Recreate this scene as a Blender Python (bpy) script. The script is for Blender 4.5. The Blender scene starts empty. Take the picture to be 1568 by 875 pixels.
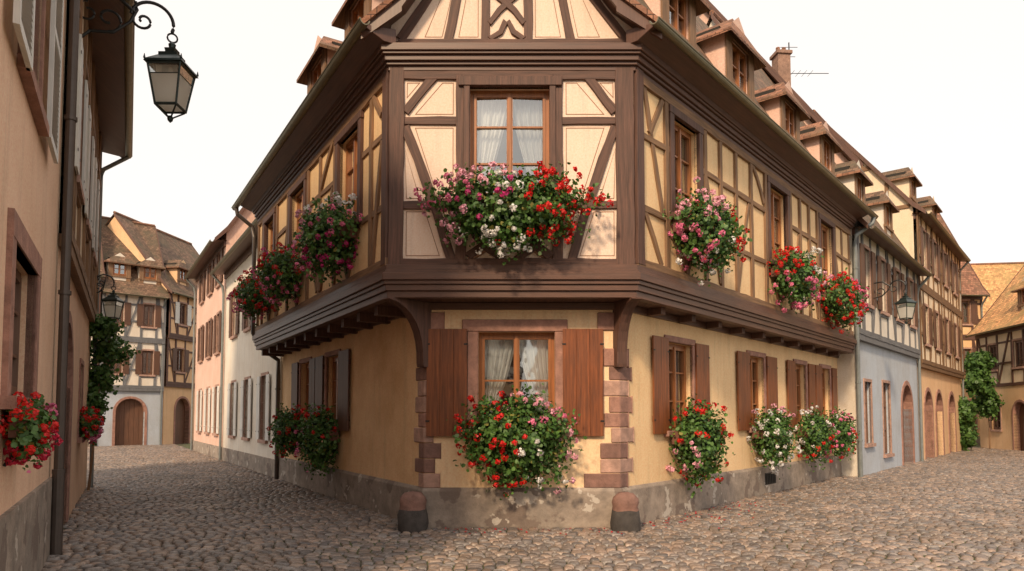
import bpy, math, random
import numpy as np
from mathutils import Vector
random.seed(7); rng=np.random.default_rng(11)
R=random.uniform

# ------------------------------------------------------------------ materials
def nt(name):
    m=bpy.data.materials.new(name); m.use_nodes=True
    t=m.node_tree; t.nodes.clear()
    o=t.nodes.new('ShaderNodeOutputMaterial'); b=t.nodes.new('ShaderNodeBsdfPrincipled')
    t.links.new(b.outputs[0],o.inputs[0]); return m,t,b,o
def noise(t,vec,scale,detail=4,rough=.6):
    n=t.nodes.new('ShaderNodeTexNoise'); n.inputs['Scale'].default_value=scale
    n.inputs['Detail'].default_value=min(detail,4); n.inputs['Roughness'].default_value=rough
    t.links.new(vec,n.inputs['Vector']); return n.outputs['Fac']
def ramp(t,fac,a,b,c0=(0,0,0,1),c1=(1,1,1,1)):
    r=t.nodes.new('ShaderNodeValToRGB'); e=r.color_ramp.elements
    e[0].position=a; e[1].position=b; e[0].color=c0; e[1].color=c1
    t.links.new(fac,r.inputs[0]); return r.outputs[0]
def mix(t,fac,a,b,mode='MIX'):
    m=t.nodes.new('ShaderNodeMix'); m.data_type='RGBA'; m.blend_type=mode
    for i,v in ((0,fac),(6,a),(7,b)):
        if isinstance(v,(int,float)): m.inputs[i].default_value=v
        elif isinstance(v,tuple): m.inputs[i].default_value=v if len(v)==4 else (*v,1)
        else: t.links.new(v,m.inputs[i])
    return m.outputs[2]
def bump(t,b,h,strength,dist):
    n=t.nodes.new('ShaderNodeBump'); n.inputs['Strength'].default_value=strength
    n.inputs['Distance'].default_value=dist
    t.links.new(h,n.inputs['Height']); t.links.new(n.outputs[0],b.inputs['Normal'])
def coords(t,kind='Object',scale=None):
    c=t.nodes.new('ShaderNodeTexCoord').outputs[kind]
    if scale:
        m=t.nodes.new('ShaderNodeMapping'); m.inputs['Scale'].default_value=scale
        t.links.new(c,m.inputs['Vector']); c=m.outputs[0]
    return c
def plaster(name,c,dirt=.45,patch=None):
    m,t,b,o=nt(name); v=coords(t)
    dk=tuple(x*f for x,f in zip(c,(.76,.66,.56)))
    big=ramp(t,noise(t,v,.9,4,.65),.38,.72)
    col=mix(t,mix(t,1.0,big,(dirt,dirt,dirt),'MULTIPLY'),c,dk)
    streak=ramp(t,noise(t,coords(t,'Object',(3,3,.35)),1.6,4,.7),.5,.75)
    col=mix(t,mix(t,1.0,streak,(.45,.45,.45),'MULTIPLY'),col,tuple(x*.62 for x in c))
    fine=noise(t,v,35,3,.7)
    col=mix(t,.18,col,ramp(t,fine,.3,.7),'OVERLAY')
    t.links.new(col,b.inputs['Base Color']); b.inputs['Roughness'].default_value=.92
    bump(t,b,mix(t,.5,noise(t,v,9,4,.6),fine),.5,.014); return m
def wood(name,c,rough=.7,var=.55,gl=.5):
    m,t,b,o=nt(name); v=coords(t,'UV',(26,1.3,1))
    g=noise(t,v,1.0,4,.7); g2=noise(t,coords(t),2.3,3,.6)
    dk=tuple(x*(1-var) for x in c); lt=tuple(min(1,x*(1+var*.7)) for x in c)
    col=mix(t,ramp(t,g,.32,.7),dk,lt)
    col=mix(t,mix(t,1.0,ramp(t,g2,.4,.75),(.5,.5,.5),'MULTIPLY'),col,tuple(x*.6+.012 for x in c))
    t.links.new(col,b.inputs['Base Color']); b.inputs['Roughness'].default_value=rough
    bump(t,b,g,gl,.006); return m
def stone(name,c,scale=6,patch=None,bstr=.6):
    m,t,b,o=nt(name); v=coords(t)
    col=mix(t,ramp(t,noise(t,v,scale,4,.7),.3,.72),tuple(x*.6 for x in c),tuple(min(1,x*1.2) for x in c))
    col=mix(t,mix(t,1.0,ramp(t,noise(t,v,1.6,4,.6),.45,.7),(.5,.5,.5),'MULTIPLY'),col,(c[0]*.55,c[1]*.6,c[2]*.65))
    if patch:
        col=mix(t,ramp(t,noise(t,v,1.5,4,.62),.575,.60),col,patch)
        col=mix(t,ramp(t,noise(t,coords(t,'Object',(1.3,1.3,1.3)),2.1,4,.6),.62,.64),col,(.50,.44,.38,1))
    t.links.new(col,b.inputs['Base Color']); b.inputs['Roughness'].default_value=.88
    bump(t,b,noise(t,v,22,4,.7),bstr,.02); return m
def tiles(name,c,w=.17,h=.15):
    m,t,b,o=nt(name); uv=coords(t,'UV')
    br=t.nodes.new('ShaderNodeTexBrick'); t.links.new(uv,br.inputs['Vector'])
    br.inputs['Color1'].default_value=(*[x*.6 for x in c],1); br.inputs['Color2'].default_value=(*[min(1,x*1.5) for x in c],1)
    br.inputs['Mortar'].default_value=(*[x*.25 for x in c],1)
    br.inputs['Scale'].default_value=1; br.inputs['Mortar Size'].default_value=.009
    br.inputs['Mortar Smooth'].default_value=.3; br.inputs['Brick Width'].default_value=w; br.inputs['Row Height'].default_value=h
    col=mix(t,ramp(t,noise(t,coords(t),1.1,4,.65),.42,.68),br.outputs[0],(c[0]*.6,c[1]*.8,c[2]*.75))
    t.links.new(col,b.inputs['Base Color']); b.inputs['Roughness'].default_value=.85
    sx=t.nodes.new('ShaderNodeSeparateXYZ'); t.links.new(uv,sx.inputs[0])
    d=t.nodes.new('ShaderNodeMath'); d.operation='DIVIDE'; t.links.new(sx.outputs[1],d.inputs[0]); d.inputs[1].default_value=h
    fr=t.nodes.new('ShaderNodeMath'); fr.operation='FRACT'; t.links.new(d.outputs[0],fr.inputs[0])
    s=t.nodes.new('ShaderNodeMath'); s.operation='MULTIPLY_ADD'; t.links.new(fr.outputs[0],s.inputs[0]); s.inputs[1].default_value=-.7
    t.links.new(noise(t,coords(t),14,3,.6),s.inputs[2])
    bump(t,b,s.outputs[0],.9,.03); return m
def plain(name,c,rough=.5,metal=0,var=.3,sc=8):
    m,t,b,o=nt(name)
    col=mix(t,noise(t,coords(t),sc,3,.6),tuple(x*(1-var) for x in c),tuple(min(1,x*(1+var)) for x in c))
    t.links.new(col,b.inputs['Base Color']); b.inputs['Roughness'].default_value=rough; b.inputs['Metallic'].default_value=metal
    return m
def attrmat(name,rough,transl=0,bumpit=False):
    m,t,b,o=nt(name); a=t.nodes.new('ShaderNodeVertexColor'); a.layer_name='Col'
    col=a.outputs[0]
    if bumpit:
        v=coords(t); n=noise(t,v,28,4,.7)
        col=mix(t,ramp(t,n,.25,.75),mix(t,1.0,col,(.65,.65,.65),'MULTIPLY'),mix(t,1.0,col,(1.3,1.3,1.3),'MULTIPLY'))
        bump(t,b,n,.5,.012)
        r=ramp(t,noise(t,v,1.2,3,.6),.3,.7,(rough-.12,)*3+(1,),(rough+.15,)*3+(1,)); t.links.new(r,b.inputs['Roughness'])
        col=mix(t,mix(t,1.0,ramp(t,noise(t,v,.45,4,.65),.42,.7),(.45,.45,.45),'MULTIPLY'),col,(.09,.07,.05))
    else: b.inputs['Roughness'].default_value=rough
    t.links.new(col,b.inputs['Base Color'])
    if transl:
        tr=t.nodes.new('ShaderNodeBsdfTranslucent'); t.links.new(col,tr.inputs[0])
        ms=t.nodes.new('ShaderNodeMixShader'); ms.inputs[0].default_value=transl
        t.links.new(b.outputs[0],ms.inputs[1]); t.links.new(tr.outputs[0],ms.inputs[2]); t.links.new(ms.outputs[0],o.inputs[0])
    return m
def frostmat():
    m,t,b,o=nt('frosted_lantern_glass'); b.inputs['Base Color'].default_value=(.85,.83,.77,1); b.inputs['Roughness'].default_value=.3
    tr=t.nodes.new('ShaderNodeBsdfTranslucent'); tr.inputs[0].default_value=(.95,.93,.87,1)
    ms=t.nodes.new('ShaderNodeMixShader'); ms.inputs[0].default_value=.7
    t.links.new(b.outputs[0],ms.inputs[1]); t.links.new(tr.outputs[0],ms.inputs[2]); t.links.new(ms.outputs[0],o.inputs[0]); return m
def glassmat(name,refl):
    m,t,b,o=nt(name); t.nodes.remove(b)
    g=t.nodes.new('ShaderNodeBsdfGlossy'); g.inputs['Roughness'].default_value=.03; g.inputs[0].default_value=(.9,.93,.95,1)
    bn=t.nodes.new('ShaderNodeBump'); bn.inputs['Strength'].default_value=.12; bn.inputs['Distance'].default_value=.02
    t.links.new(noise(t,coords(t),3,2,.5),bn.inputs['Height']); t.links.new(bn.outputs[0],g.inputs['Normal'])
    tr=t.nodes.new('ShaderNodeBsdfTransparent'); tr.inputs[0].default_value=(.85,.88,.88,1)
    lw=t.nodes.new('ShaderNodeFresnel'); lw.inputs[0].default_value=1.5
    ad=t.nodes.new('ShaderNodeMath'); ad.operation='ADD'; ad.use_clamp=True; ad.inputs[1].default_value=refl; t.links.new(lw.outputs[0],ad.inputs[0])
    ms=t.nodes.new('ShaderNodeMixShader'); t.links.new(ad.outputs[0],ms.inputs[0])
    t.links.new(tr.outputs[0],ms.inputs[1]); t.links.new(g.outputs[0],ms.inputs[2]); t.links.new(ms.outputs[0],o.inputs[0]); return m

M=dict(
 cream=plaster('cream_plaster',(.84,.65,.53),.2), cream2=plaster('warm_cream_plaster',(.84,.60,.37),.35), yellow=plaster('yellow_plaster',(.84,.585,.33),.4),
 ochre=plaster('ochre_plaster',(.82,.55,.31),.9), pink=plaster('pink_plaster',(.80,.54,.38),.5),
 white=plaster('white_plaster',(.76,.69,.60),.5), rose=plaster('rose_plaster',(.74,.50,.41),.5),
 blue=plaster('blue_grey_plaster',(.44,.48,.54),.5), palewall=plaster('pale_plaster',(.80,.66,.49),.4),
 orange=plaster('orange_plaster',(.78,.52,.31),.5),
 timber=wood('dark_timber',(.115,.053,.036),.66), timber2=wood('weathered_timber',(.25,.14,.075),.78),
 timberg=wood('grey_blue_timber',(.17,.17,.18),.8), timbero=wood('ochre_timber',(.20,.11,.055),.8),
 cornice=wood('cornice_wood',(.125,.058,.038),.45,.35,.3),
 shutter=wood('shutter_wood',(.215,.062,.018),.45,.6,.25), shutterw=wood('white_shutter_paint',(.70,.68,.64),.6,.15,.2),
 shutterb=wood('brown_shutter',(.12,.055,.032),.6,.3,.3),
 winwood=wood('window_oak',(.36,.13,.04),.42,.35,.3), windark=wood('window_brown',(.16,.08,.05),.5,.3,.2),
 sand=stone('red_sandstone',(.39,.205,.155)), sandl=stone('light_sandstone',(.48,.29,.225)), sandd=stone('dark_sandstone',(.26,.14,.11)),
 plinth=stone('plinth_render',(.34,.275,.225),4,(.19,.145,.12,1)), bollard=stone('bollard_stone',(.07,.06,.055),9),
 tile=tiles('brown_roof_tiles',(.17,.10,.065)), tiler=tiles('red_roof_tiles',(.25,.115,.07)), tileo=tiles('orange_roof_tiles',(.58,.30,.13)),
 zinc=plain('zinc_gutter',(.20,.18,.12),.42,.6), pipe=plain('painted_pipe',(.09,.07,.06),.4,.3), pipeg=plain('grey_pipe',(.22,.235,.23),.5,.4),
 iron=plain('wrought_iron',(.035,.035,.035),.45,.6), lampgreen=plain('lantern_metal',(.035,.05,.048),.4,.5),
 dark=plain('dark_interior',(.03,.026,.022),.95), curtain=plain('white_curtain',(.85,.84,.82),.9,0,.06), 
 line=plain('painted_line',(.30,.15,.09),.8), glass=glassmat('window_glass',.2), glassd=glassmat('window_glass_old',.28),
 trough=plain('terracotta_trough',(.16,.07,.045),.8), chim=stone('chimney_brick',(.32,.19,.14),9),
 frost=frostmat(),
 leaf=attrmat('geranium_foliage',.5,.22), sett=attrmat('granite_setts',.34,0,True),
 door=wood('door_oak',(.15,.07,.04),.6,.4,.4),
)

# ------------------------------------------------------------------ mesh tools
class MB:
    def __init__(s): s.v=[]; s.f=[]; s.m=[]; s.uv=[]; s.mats=[]
    def mi(s,k):
        if k not in s.mats: s.mats.append(k)
        return s.mats.index(k)
    def face(s,idx,mat,uv=None):
        s.f.append(idx); s.m.append(s.mi(mat))
        if uv is None:
            p=[Vector(s.v[i]) for i in idx]
            n=Vector((0,0,0))
            for i in range(len(p)): n+= (p[i]-p[0]).cross(p[(i+1)%len(p)]-p[0])
            if n.length<1e-12: n=Vector((0,0,1))
            n.normalize()
            if abs(n.z)>.97: t=Vector((1,0,0))
            else: t=Vector((0,0,1)).cross(n).normalized()
            bt=n.cross(t)
            if bt.z<0: bt=-bt
            uv=[(q.dot(t),q.dot(bt)) for q in p]
        s.uv.extend(uv)
    def poly(s,pts,mat,uv=None):
        b=len(s.v); s.v.extend([tuple(p) for p in pts]); s.face(list(range(b,b+len(pts))),mat,uv)
    def hexa(s,p,mat,grain=None):
        b=len(s.v); s.v.extend([tuple(q) for q in p])
        for q in ((0,1,2,3),(7,6,5,4),(0,4,5,1),(1,5,6,2),(2,6,7,3),(3,7,4,0)): s.face([b+i for i in q],mat)
    def done(s,name,parent=None,smooth=False,bevel=0):
        me=bpy.data.meshes.new(name); me.from_pydata(s.v,[],s.f)
        for k in s.mats: me.materials.append(M[k])
        me.polygons.foreach_set('material_index',s.m)
        u=me.uv_layers.new(name='UVMap'); u.data.foreach_set('uv',[c for q in s.uv for c in q])
        if smooth: me.polygons.foreach_set('use_smooth',[True]*len(s.f))
        o=bpy.data.objects.new(name,me); bpy.context.scene.collection.objects.link(o)
        if parent: o.parent=parent
        if bevel:
            md=o.modifiers.new('bevel','BEVEL'); md.width=bevel; md.segments=1; md.limit_method='ANGLE'
        return o
def empty(name):
    e=bpy.data.objects.new(name,None); bpy.context.scene.collection.objects.link(e); e.empty_display_size=.3; return e

class Fr:   # wall frame: origin, direction along the wall, outward normal
    def __init__(s,o,d,sign=1):
        l=math.hypot(*d); s.o=o; s.d=(d[0]/l,d[1]/l); s.n=(s.d[1]*sign,-s.d[0]*sign)
    def P(s,u,n,z): return (s.o[0]+s.d[0]*u+s.n[0]*n, s.o[1]+s.d[1]*u+s.n[1]*n, z)
def box(B,fr,u0,u1,n0,n1,z0,z1,mat):
    P=fr.P; B.hexa([P(u0,n1,z0),P(u1,n1,z0),P(u1,n1,z1),P(u0,n1,z1),P(u0,n0,z0),P(u1,n0,z0),P(u1,n0,z1),P(u0,n0,z1)],mat)
CN=[0]
def beam(B,fr,a,b,w,mat,n0=-.02,n1=.028,jit=.009,curve=0):
    CN[0]+=1; n1=n1+(CN[0]%29)*.0008
    L=math.hypot(b[0]-a[0],b[1]-a[1]); k=max(2,int(L/.3)+1)
    du,dz=(b[0]-a[0])/L,(b[1]-a[1])/L; pu,pz=-dz,du
    secs=[]; off=R(0,50)
    for i in range(k+1):
        t=i/k; cu=a[0]+du*L*t+pu*curve*math.sin(math.pi*t); cz=a[1]+dz*L*t+pz*curve*math.sin(math.pi*t)
        w1=w/2+R(-jit,jit); w2=w/2+R(-jit,jit); s=len(B.v)
        B.v.extend([fr.P(cu-pu*w1,n1,cz-pz*w1),fr.P(cu+pu*w2,n1,cz+pz*w2),fr.P(cu+pu*w2,n0,cz+pz*w2),fr.P(cu-pu*w1,n0,cz-pz*w1)])
        secs.append((s,t*L+off))
    for (s0,l0),(s1,l1) in zip(secs,secs[1:]):
        for j in range(4):
            q=[s0+j,s0+(j+1)%4,s1+(j+1)%4,s1+j]; c=j*.3+off
            B.face(q,mat,[(c,l0),(c+w,l0),(c+w,l1),(c,l1)])
    B.face([secs[0][0]+j for j in range(4)],mat); B.face([secs[-1][0]+j for j in range(4)],mat)
def wall(B,fr,u0,u1,z0,z1,mat,holes=(),rev=.22,n=0,revmat=None):
    us=sorted({u0,u1,*[h[0] for h in holes],*[h[1] for h in holes]}); zs=sorted({z0,z1,*[h[2] for h in holes],*[h[3] for h in holes]})
    us=[u for u in us if u0<=u<=u1]; zs=[z for z in zs if z0<=z<=z1]
    for a,b in zip(us,us[1:]):
        for c,d in zip(zs,zs[1:]):
            mu,mz=(a+b)/2,(c+d)/2
            if any(h[0]<mu<h[1] and h[2]<mz<h[3] for h in holes): continue
            B.poly([fr.P(a,n,c),fr.P(b,n,c),fr.P(b,n,d),fr.P(a,n,d)],mat)
    for h in holes:
        a,b,c,d=h[:4]; P=fr.P; r=n-rev; rm=revmat or mat
        for q in (((a,c),(b,c)),((b,c),(b,d)),((b,d),(a,d)),((a,d),(a,c))):
            B.poly([P(q[0][0],n,q[0][1]),P(q[1][0],n,q[1][1]),P(q[1][0],r,q[1][1]),P(q[0][0],r,q[0][1])],rm)
def sweep(B,path,outs,prof,mat,cap=True):
    rings=[]
    for i,p in enumerate(path):
        if i==0: v=outs[0]
        elif i==len(path)-1: v=outs[-1]
        else:
            a,b=outs[i-1],outs[i]; k=1+a[0]*b[0]+a[1]*b[1]; v=((a[0]+b[0])/k,(a[1]+b[1])/k)
        s=len(B.v); B.v.extend([(p[0]+v[0]*n,p[1]+v[1]*n,z) for n,z in prof]); rings.append(s)
    m=len(prof); acc=0
    for i in range(len(path)-1):
        L=math.dist(path[i],path[i+1])
        for j in range(m):
            k=(j+1)%m; w=math.dist(prof[j],prof[k])
            B.face([rings[i]+j,rings[i+1]+j,rings[i+1]+k,rings[i]+k],mat,[(j*.4,acc),(j*.4,acc+L),(j*.4+w,acc+L),(j*.4+w,acc)])
        acc+=L
    if cap:
        for r in (rings[0],rings[-1]): B.face([r+j for j in range(m)],mat)
def rect(n0,n1,z0,z1): return [(n0,z0),(n1,z0),(n1,z1),(n0,z1)]
def tube(B,pts,r,mat,seg=8,taper=None):
    pts=[Vector(p) for p in pts]; rings=[]
    up=Vector((0,0,1))
    for i,p in enumerate(pts):
        t=(pts[min(i+1,len(pts)-1)]-pts[max(i-1,0)]).normalized()
        a=t.cross(up)
        if a.length<.1: a=t.cross(Vector((.6,.8,0)))
        a.normalize(); b=t.cross(a); rr=r*(taper[i] if taper else 1)
        s=len(B.v); B.v.extend([tuple(p+(a*math.cos(q)+b*math.sin(q))*rr) for q in [2*math.pi*j/seg for j in range(seg)]]); rings.append(s)
    for r0,r1 in zip(rings,rings[1:]):
        for j in range(seg): B.face([r0+j,r0+(j+1)%seg,r1+(j+1)%seg,r1+j],mat)
    for r0 in (rings[0],rings[-1]): B.face([r0+j for j in range(seg)],mat)

# ------------------------------------------------------------------ windows, shutters
def window(B,fr,u0,u1,z0,z1,wm='winwood',rec=.12,bars=2,curt=True,leaves=2,glass='glass'):
    P=fr.P; a,b=-rec-.06,-rec
    fw=.05
    box(B,fr,u0,u0+fw,a,b,z0,z1,wm); box(B,fr,u1-fw,u1,a,b,z0,z1,wm)
    box(B,fr,u0+fw,u1-fw,a,b-.002,z1-fw,z1,wm); box(B,fr,u0+fw,u1-fw,a,b-.002,z0,z0+fw+.02,wm)
    um=(u0+u1)/2
    for p,q in ((u0+fw,um),(um,u1-fw)):
        a2,b2=a-.005,b+.012; sw=.045
        box(B,fr,p+.004,p+sw,a2,b2,z0+fw,z1-fw,wm); box(B,fr,q-sw,q-.004,a2,b2,z0+fw,z1-fw,wm)
        box(B,fr,p+sw,q-sw,a2,b2-.003,z1-fw-.055,z1-fw-.004,wm); box(B,fr,p+sw,q-sw,a2,b2-.003,z0+fw,z0+fw+.07,wm)
        for k in range(bars):
            zz=z0+(z1-z0)*(k+1)/(bars+1); box(B,fr,p+sw,q-sw,a+.01,b,zz-.014,zz+.014,wm)
    box(B,fr,um-.025,um+.025,b+.012,b+.03,z0+fw,z1-fw,wm)
    g=-rec-.035
    for p,q,tw in ((u0,um,R(-.012,.012)),(um,u1,R(-.012,.012))):
        B.poly([P(p,g-tw,z0),P(q,g+tw,z0),P(q,g+tw,z1),P(p,g-tw,z1)],glass)
    D=-rec-.9; e=.22
    for q in (((u0-e,D,z0-e),(u1+e,D,z0-e),(u1+e,D,z1+e),(u0-e,D,z1+e)),((u0-e,-rec-.1,z0-e),(u0-e,D,z0-e),(u0-e,D,z1+e),(u0-e,-rec-.1,z1+e)),
              ((u1+e,-rec-.1,z0-e),(u1+e,D,z0-e),(u1+e,D,z1+e),(u1+e,-rec-.1,z1+e)),((u0-e,-rec-.1,z1+e),(u1+e,-rec-.1,z1+e),(u1+e,D,z1+e),(u0-e,D,z1+e)),
              ((u0-e,-rec-.1,z0-e),(u1+e,-rec-.1,z0-e),(u1+e,D,z0-e),(u0-e,D,z0-e))):
        B.poly([P(*x) for x in q],'dark')
    if curt:
        W=(u1-u0)/2
        for sd in (0,1):
            NU,NZ=28,10; s=len(B.v)
            for iz in range(NZ+1):
                t=iz/NZ; w=W*(1.0-.52*min(1,t*1.25)**1.3) if t<.8 else W*(.48+.1*(t-.8)/.2)
                for iu in range(NU+1):
                    x=iu/NU*w; uu=u0+x if sd==0 else u1-x
                    nn=-rec-.17+.028*math.sin(iu*1.75+sd)+.01*math.sin(iu*.9+t*3)
                    B.v.append(P(uu,nn,z1-.03-(z1-z0-.05)*t))
            for iz in range(NZ):
                for iu in range(NU):
                    q=s+iz*(NU+1)+iu; B.face([q,q+1,q+NU+2,q+NU+1],'curtain',[(0,0)]*4)
def shutter(B,fr,u0,u1,z0,z1,mat,n=.035,planks=4,louver=False):
    if louver:
        box(B,fr,u0,u0+.06,n,n+.04,z0,z1,mat); box(B,fr,u1-.06,u1,n,n+.04,z0,z1,mat)
        for zz in (z0,(z0+z1)/2-.04,z1-.08): box(B,fr,u0+.06,u1-.06,n,n+.037,zz,zz+.08,mat)
        z=z0+.1
        while z<z1-.1:
            B.hexa([fr.P(u0+.06,n+.036,z),fr.P(u1-.06,n+.036,z),fr.P(u1-.06,n+.03,z+.012),fr.P(u0+.06,n+.03,z+.012),
                    fr.P(u0+.06,n+.004,z+.03),fr.P(u1-.06,n+.004,z+.03),fr.P(u1-.06,n,z+.042),fr.P(u0+.06,n,z+.042)],mat); z+=.055
        return
    w=(u1-u0)/planks
    for i in range(planks):
        box(B,fr,u0+i*w+.0012,u0+(i+1)*w-.0012,n,n+.03+R(0,.0025),z0+R(0,.003),z1-R(0,.003),mat)
    for zz in (z0+.2,z1-.3): box(B,fr,u0+.02,u1-.02,n-.02,n-.001,zz,zz+.1,mat)
    for zz in (z0+.22,z1-.25):
        box(B,fr,u0-.01,u0+.05,n+.033,n+.038,zz,zz+.025,'iron'); box(B,fr,u1-.05,u1+.01,n+.033,n+.038,zz,zz+.025,'iron')
def surround(B,fr,u0,u1,z0,z1,w,mat,n1=.03,sill=True):
    box(B,fr,u0-w,u0,-.05,n1,z0,z1,mat); box(B,fr,u1,u1+w,-.05,n1,z0,z1,mat)
    box(B,fr,u0-w,u1+w,-.05,n1+.003,z1,z1+w,mat)
    if sill: box(B,fr,u0-w-.04,u1+w+.04,-.05,n1+.06,z0-.1,z0,mat)

# ------------------------------------------------------------------ bulk meshes with colour attribute
def bulk(name,V,F,C,mat,parent=None,smooth=False):
    me=bpy.data.meshes.new(name); m,k=F.shape
    me.vertices.add(len(V)); me.vertices.foreach_set('co',V.astype(np.float32).ravel())
    me.loops.add(m*k); me.loops.foreach_set('vertex_index',F.astype(np.int32).ravel())
    me.polygons.add(m); me.polygons.foreach_set('loop_start',np.arange(m,dtype=np.int32)*k)
    me.update(calc_edges=True); me.validate()
    a=me.color_attributes.new('Col','FLOAT_COLOR','CORNER')
    cc=np.ones((m,k,4),np.float32); cc[:,:,:3]=C[:,None,:]; a.data.foreach_set('color',cc.ravel())
    if smooth: me.polygons.foreach_set('use_smooth',np.ones(m,bool))
    me.materials.append(M[mat]); o=bpy.data.objects.new(name,me); bpy.context.scene.collection.objects.link(o)
    if parent: o.parent=parent
    return o
def leafcloud(cen,nrm,size,cols):
    n=len(cen); nrm=nrm/np.linalg.norm(nrm,axis=1)[:,None]
    r=rng.normal(size=(n,3)); a=np.cross(nrm,r); a/=np.linalg.norm(a,axis=1)[:,None]; b=np.cross(nrm,a)
    ang=np.arange(6)*math.pi/3; V=np.zeros((n,6,3))
    for i,t in enumerate(ang):
        rr=size*(1+.25*rng.random(n)-.12)
        V[:,i]=cen+a*(np.cos(t)*rr)[:,None]+b*(np.sin(t)*rr)[:,None]*.85+nrm*((.3*size*math.cos(2*t)))[:,None]
    F=np.arange(n*6).reshape(n,6); return V.reshape(-1,3),F,cols
RED=(.70,.014,.010); PINK=(.82,.20,.36); WHITE=(.85,.82,.80); MAG=(.62,.04,.22); LPINK=(.85,.42,.52)
def geraniums(name,fr,u,n,z,ru,rn,rz,clumps,leaves=1800,heads=90,trough=True,ls=1.0):
    par=empty(name)
    def shell(k,lo,hi):
        d=rng.normal(size=(k,3)); d/=np.linalg.norm(d,axis=1)[:,None]
        r=lo+(hi-lo)*rng.random(k)**.6
        lump=1+.18*np.sin(d[:,0]*7+z*9)*np.cos(d[:,2]*6+u)+.13*np.sin(d[:,1]*11+d[:,2]*9+u*3)
        p=d*(r*lump)[:,None]; p[:,2]=np.where(p[:,2]>0,p[:,2]*.85,p[:,2]*1.05)
        return d,p
    D3=np.array([[*fr.d,0],[*fr.n,0],[0,0,1]])
    O=np.array(fr.P(u,n,z)); S=np.array([ru,rn,rz])
    def tow(p): 
        q=p*S; q[:,1]=np.maximum(q[:,1],-n+.04); return O+q@D3
    d,p=shell(leaves,.45,1.0)
    cen=tow(p); nr=(d@D3)+rng.normal(size=(leaves,3))*.55; nr[:,2]+=.35
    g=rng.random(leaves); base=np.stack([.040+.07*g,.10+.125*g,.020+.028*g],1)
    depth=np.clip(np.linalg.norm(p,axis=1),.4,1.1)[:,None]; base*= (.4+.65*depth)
    yl=rng.random(leaves)<.05; base[yl]=np.array([.26,.24,.05])
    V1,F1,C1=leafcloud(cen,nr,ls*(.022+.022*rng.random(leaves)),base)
    k=leaves//6; d,p=shell(k,1.0,1.25); nr=rng.normal(size=(k,3))
    V2,F2,C2=leafcloud(tow(p),nr,ls*(.018+.02*rng.random(k)),np.tile(np.array([.08,.17,.035]),(k,1))*(.6+.8*rng.random((k,1))))
    d,p=shell(heads,.93,1.18)
    cl=np.array([c[0] for c in clumps]); cc=np.array([c[1] for c in clumps])
    q2=np.stack([p[:,0],p[:,2]],1); dist=np.linalg.norm(q2[:,None]-cl[None],axis=2)+rng.random((heads,len(cl)))*.36
    col=cc[np.argmin(dist,axis=1)]
    hc=tow(p)+(d@D3)*.03; pet=24
    dd=rng.normal(size=(heads,pet,3)); dd/=np.linalg.norm(dd,axis=2)[:,:,None]; dd=dd+(d@D3)[:,None]*.6; dd/=np.linalg.norm(dd,axis=2)[:,:,None]
    hr=ls*(.028+.036*rng.random(heads))[:,None,None]
    pc=(hc[:,None]+dd*hr).reshape(-1,3); pn=(dd+rng.normal(size=dd.shape)*.4).reshape(-1,3)
    pcol=np.repeat(col,pet,axis=0)*(.75+.4*rng.random((heads*pet,1)))
    V3,F3,C3=leafcloud(pc,pn,ls*(.014+.009*rng.random(heads*pet)),np.clip(pcol,0,.92))
    # trailing shoots hanging below the mass
    tr=[];tc=[]
    for i in range(max(4,int(ru*9))):
        uu=R(-.8,.8)*ru; nn=R(.0,.6)*rn; z0=-rz*(.9-.3*abs(uu)/ru); L=R(.08,.24)
        for j in range(9):
            q=np.array([uu+R(-.02,.02)+.03*math.sin(j),nn+R(-.02,.02),z0-L*j/9]); tr.append(O+q@D3); tc.append((.07,.15,.03) if R(0,1)<.75 else tuple(cc[i%len(cc)]))
    V4,F4,C4=leafcloud(np.array(tr),rng.normal(size=(len(tr),3))+np.array([*fr.n,0]),ls*(.016+.012*rng.random(len(tr))),np.array(tc))
    a1,a2,a3=len(V1),len(V1)+len(V2),len(V1)+len(V2)+len(V3)
    V=np.concatenate([V1,V2,V3,V4]); F=np.concatenate([F1,F2+a1,F3+a2,F4+a3]); C=np.concatenate([C1,C2,C3,C4])
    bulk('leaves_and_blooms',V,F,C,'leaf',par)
    if trough:
        B=MB(); w=ru*.72; nf=min(.31,n+.02)
        box(B,fr,u-w,u+w,.05,.09,z-.08,z+.14,'trough'); box(B,fr,u-w,u+w,nf-.04,nf,z-.08,z+.14,'trough')
        box(B,fr,u-w,u+w,.09,nf-.04,z-.08,z+.08,'trough'); box(B,fr,u-w-.03,u-w,.05,nf,z-.08,z+.14,'trough'); box(B,fr,u+w,u+w+.03,.05,nf,z-.08,z+.14,'trough')
        for s in (-.6,.6): tube(B,[fr.P(u+s*w,.01,z-.3),fr.P(u+s*w,nf-.03,z-.1)],.012,'iron')
        B.done('trough',par)
    return par
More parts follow.
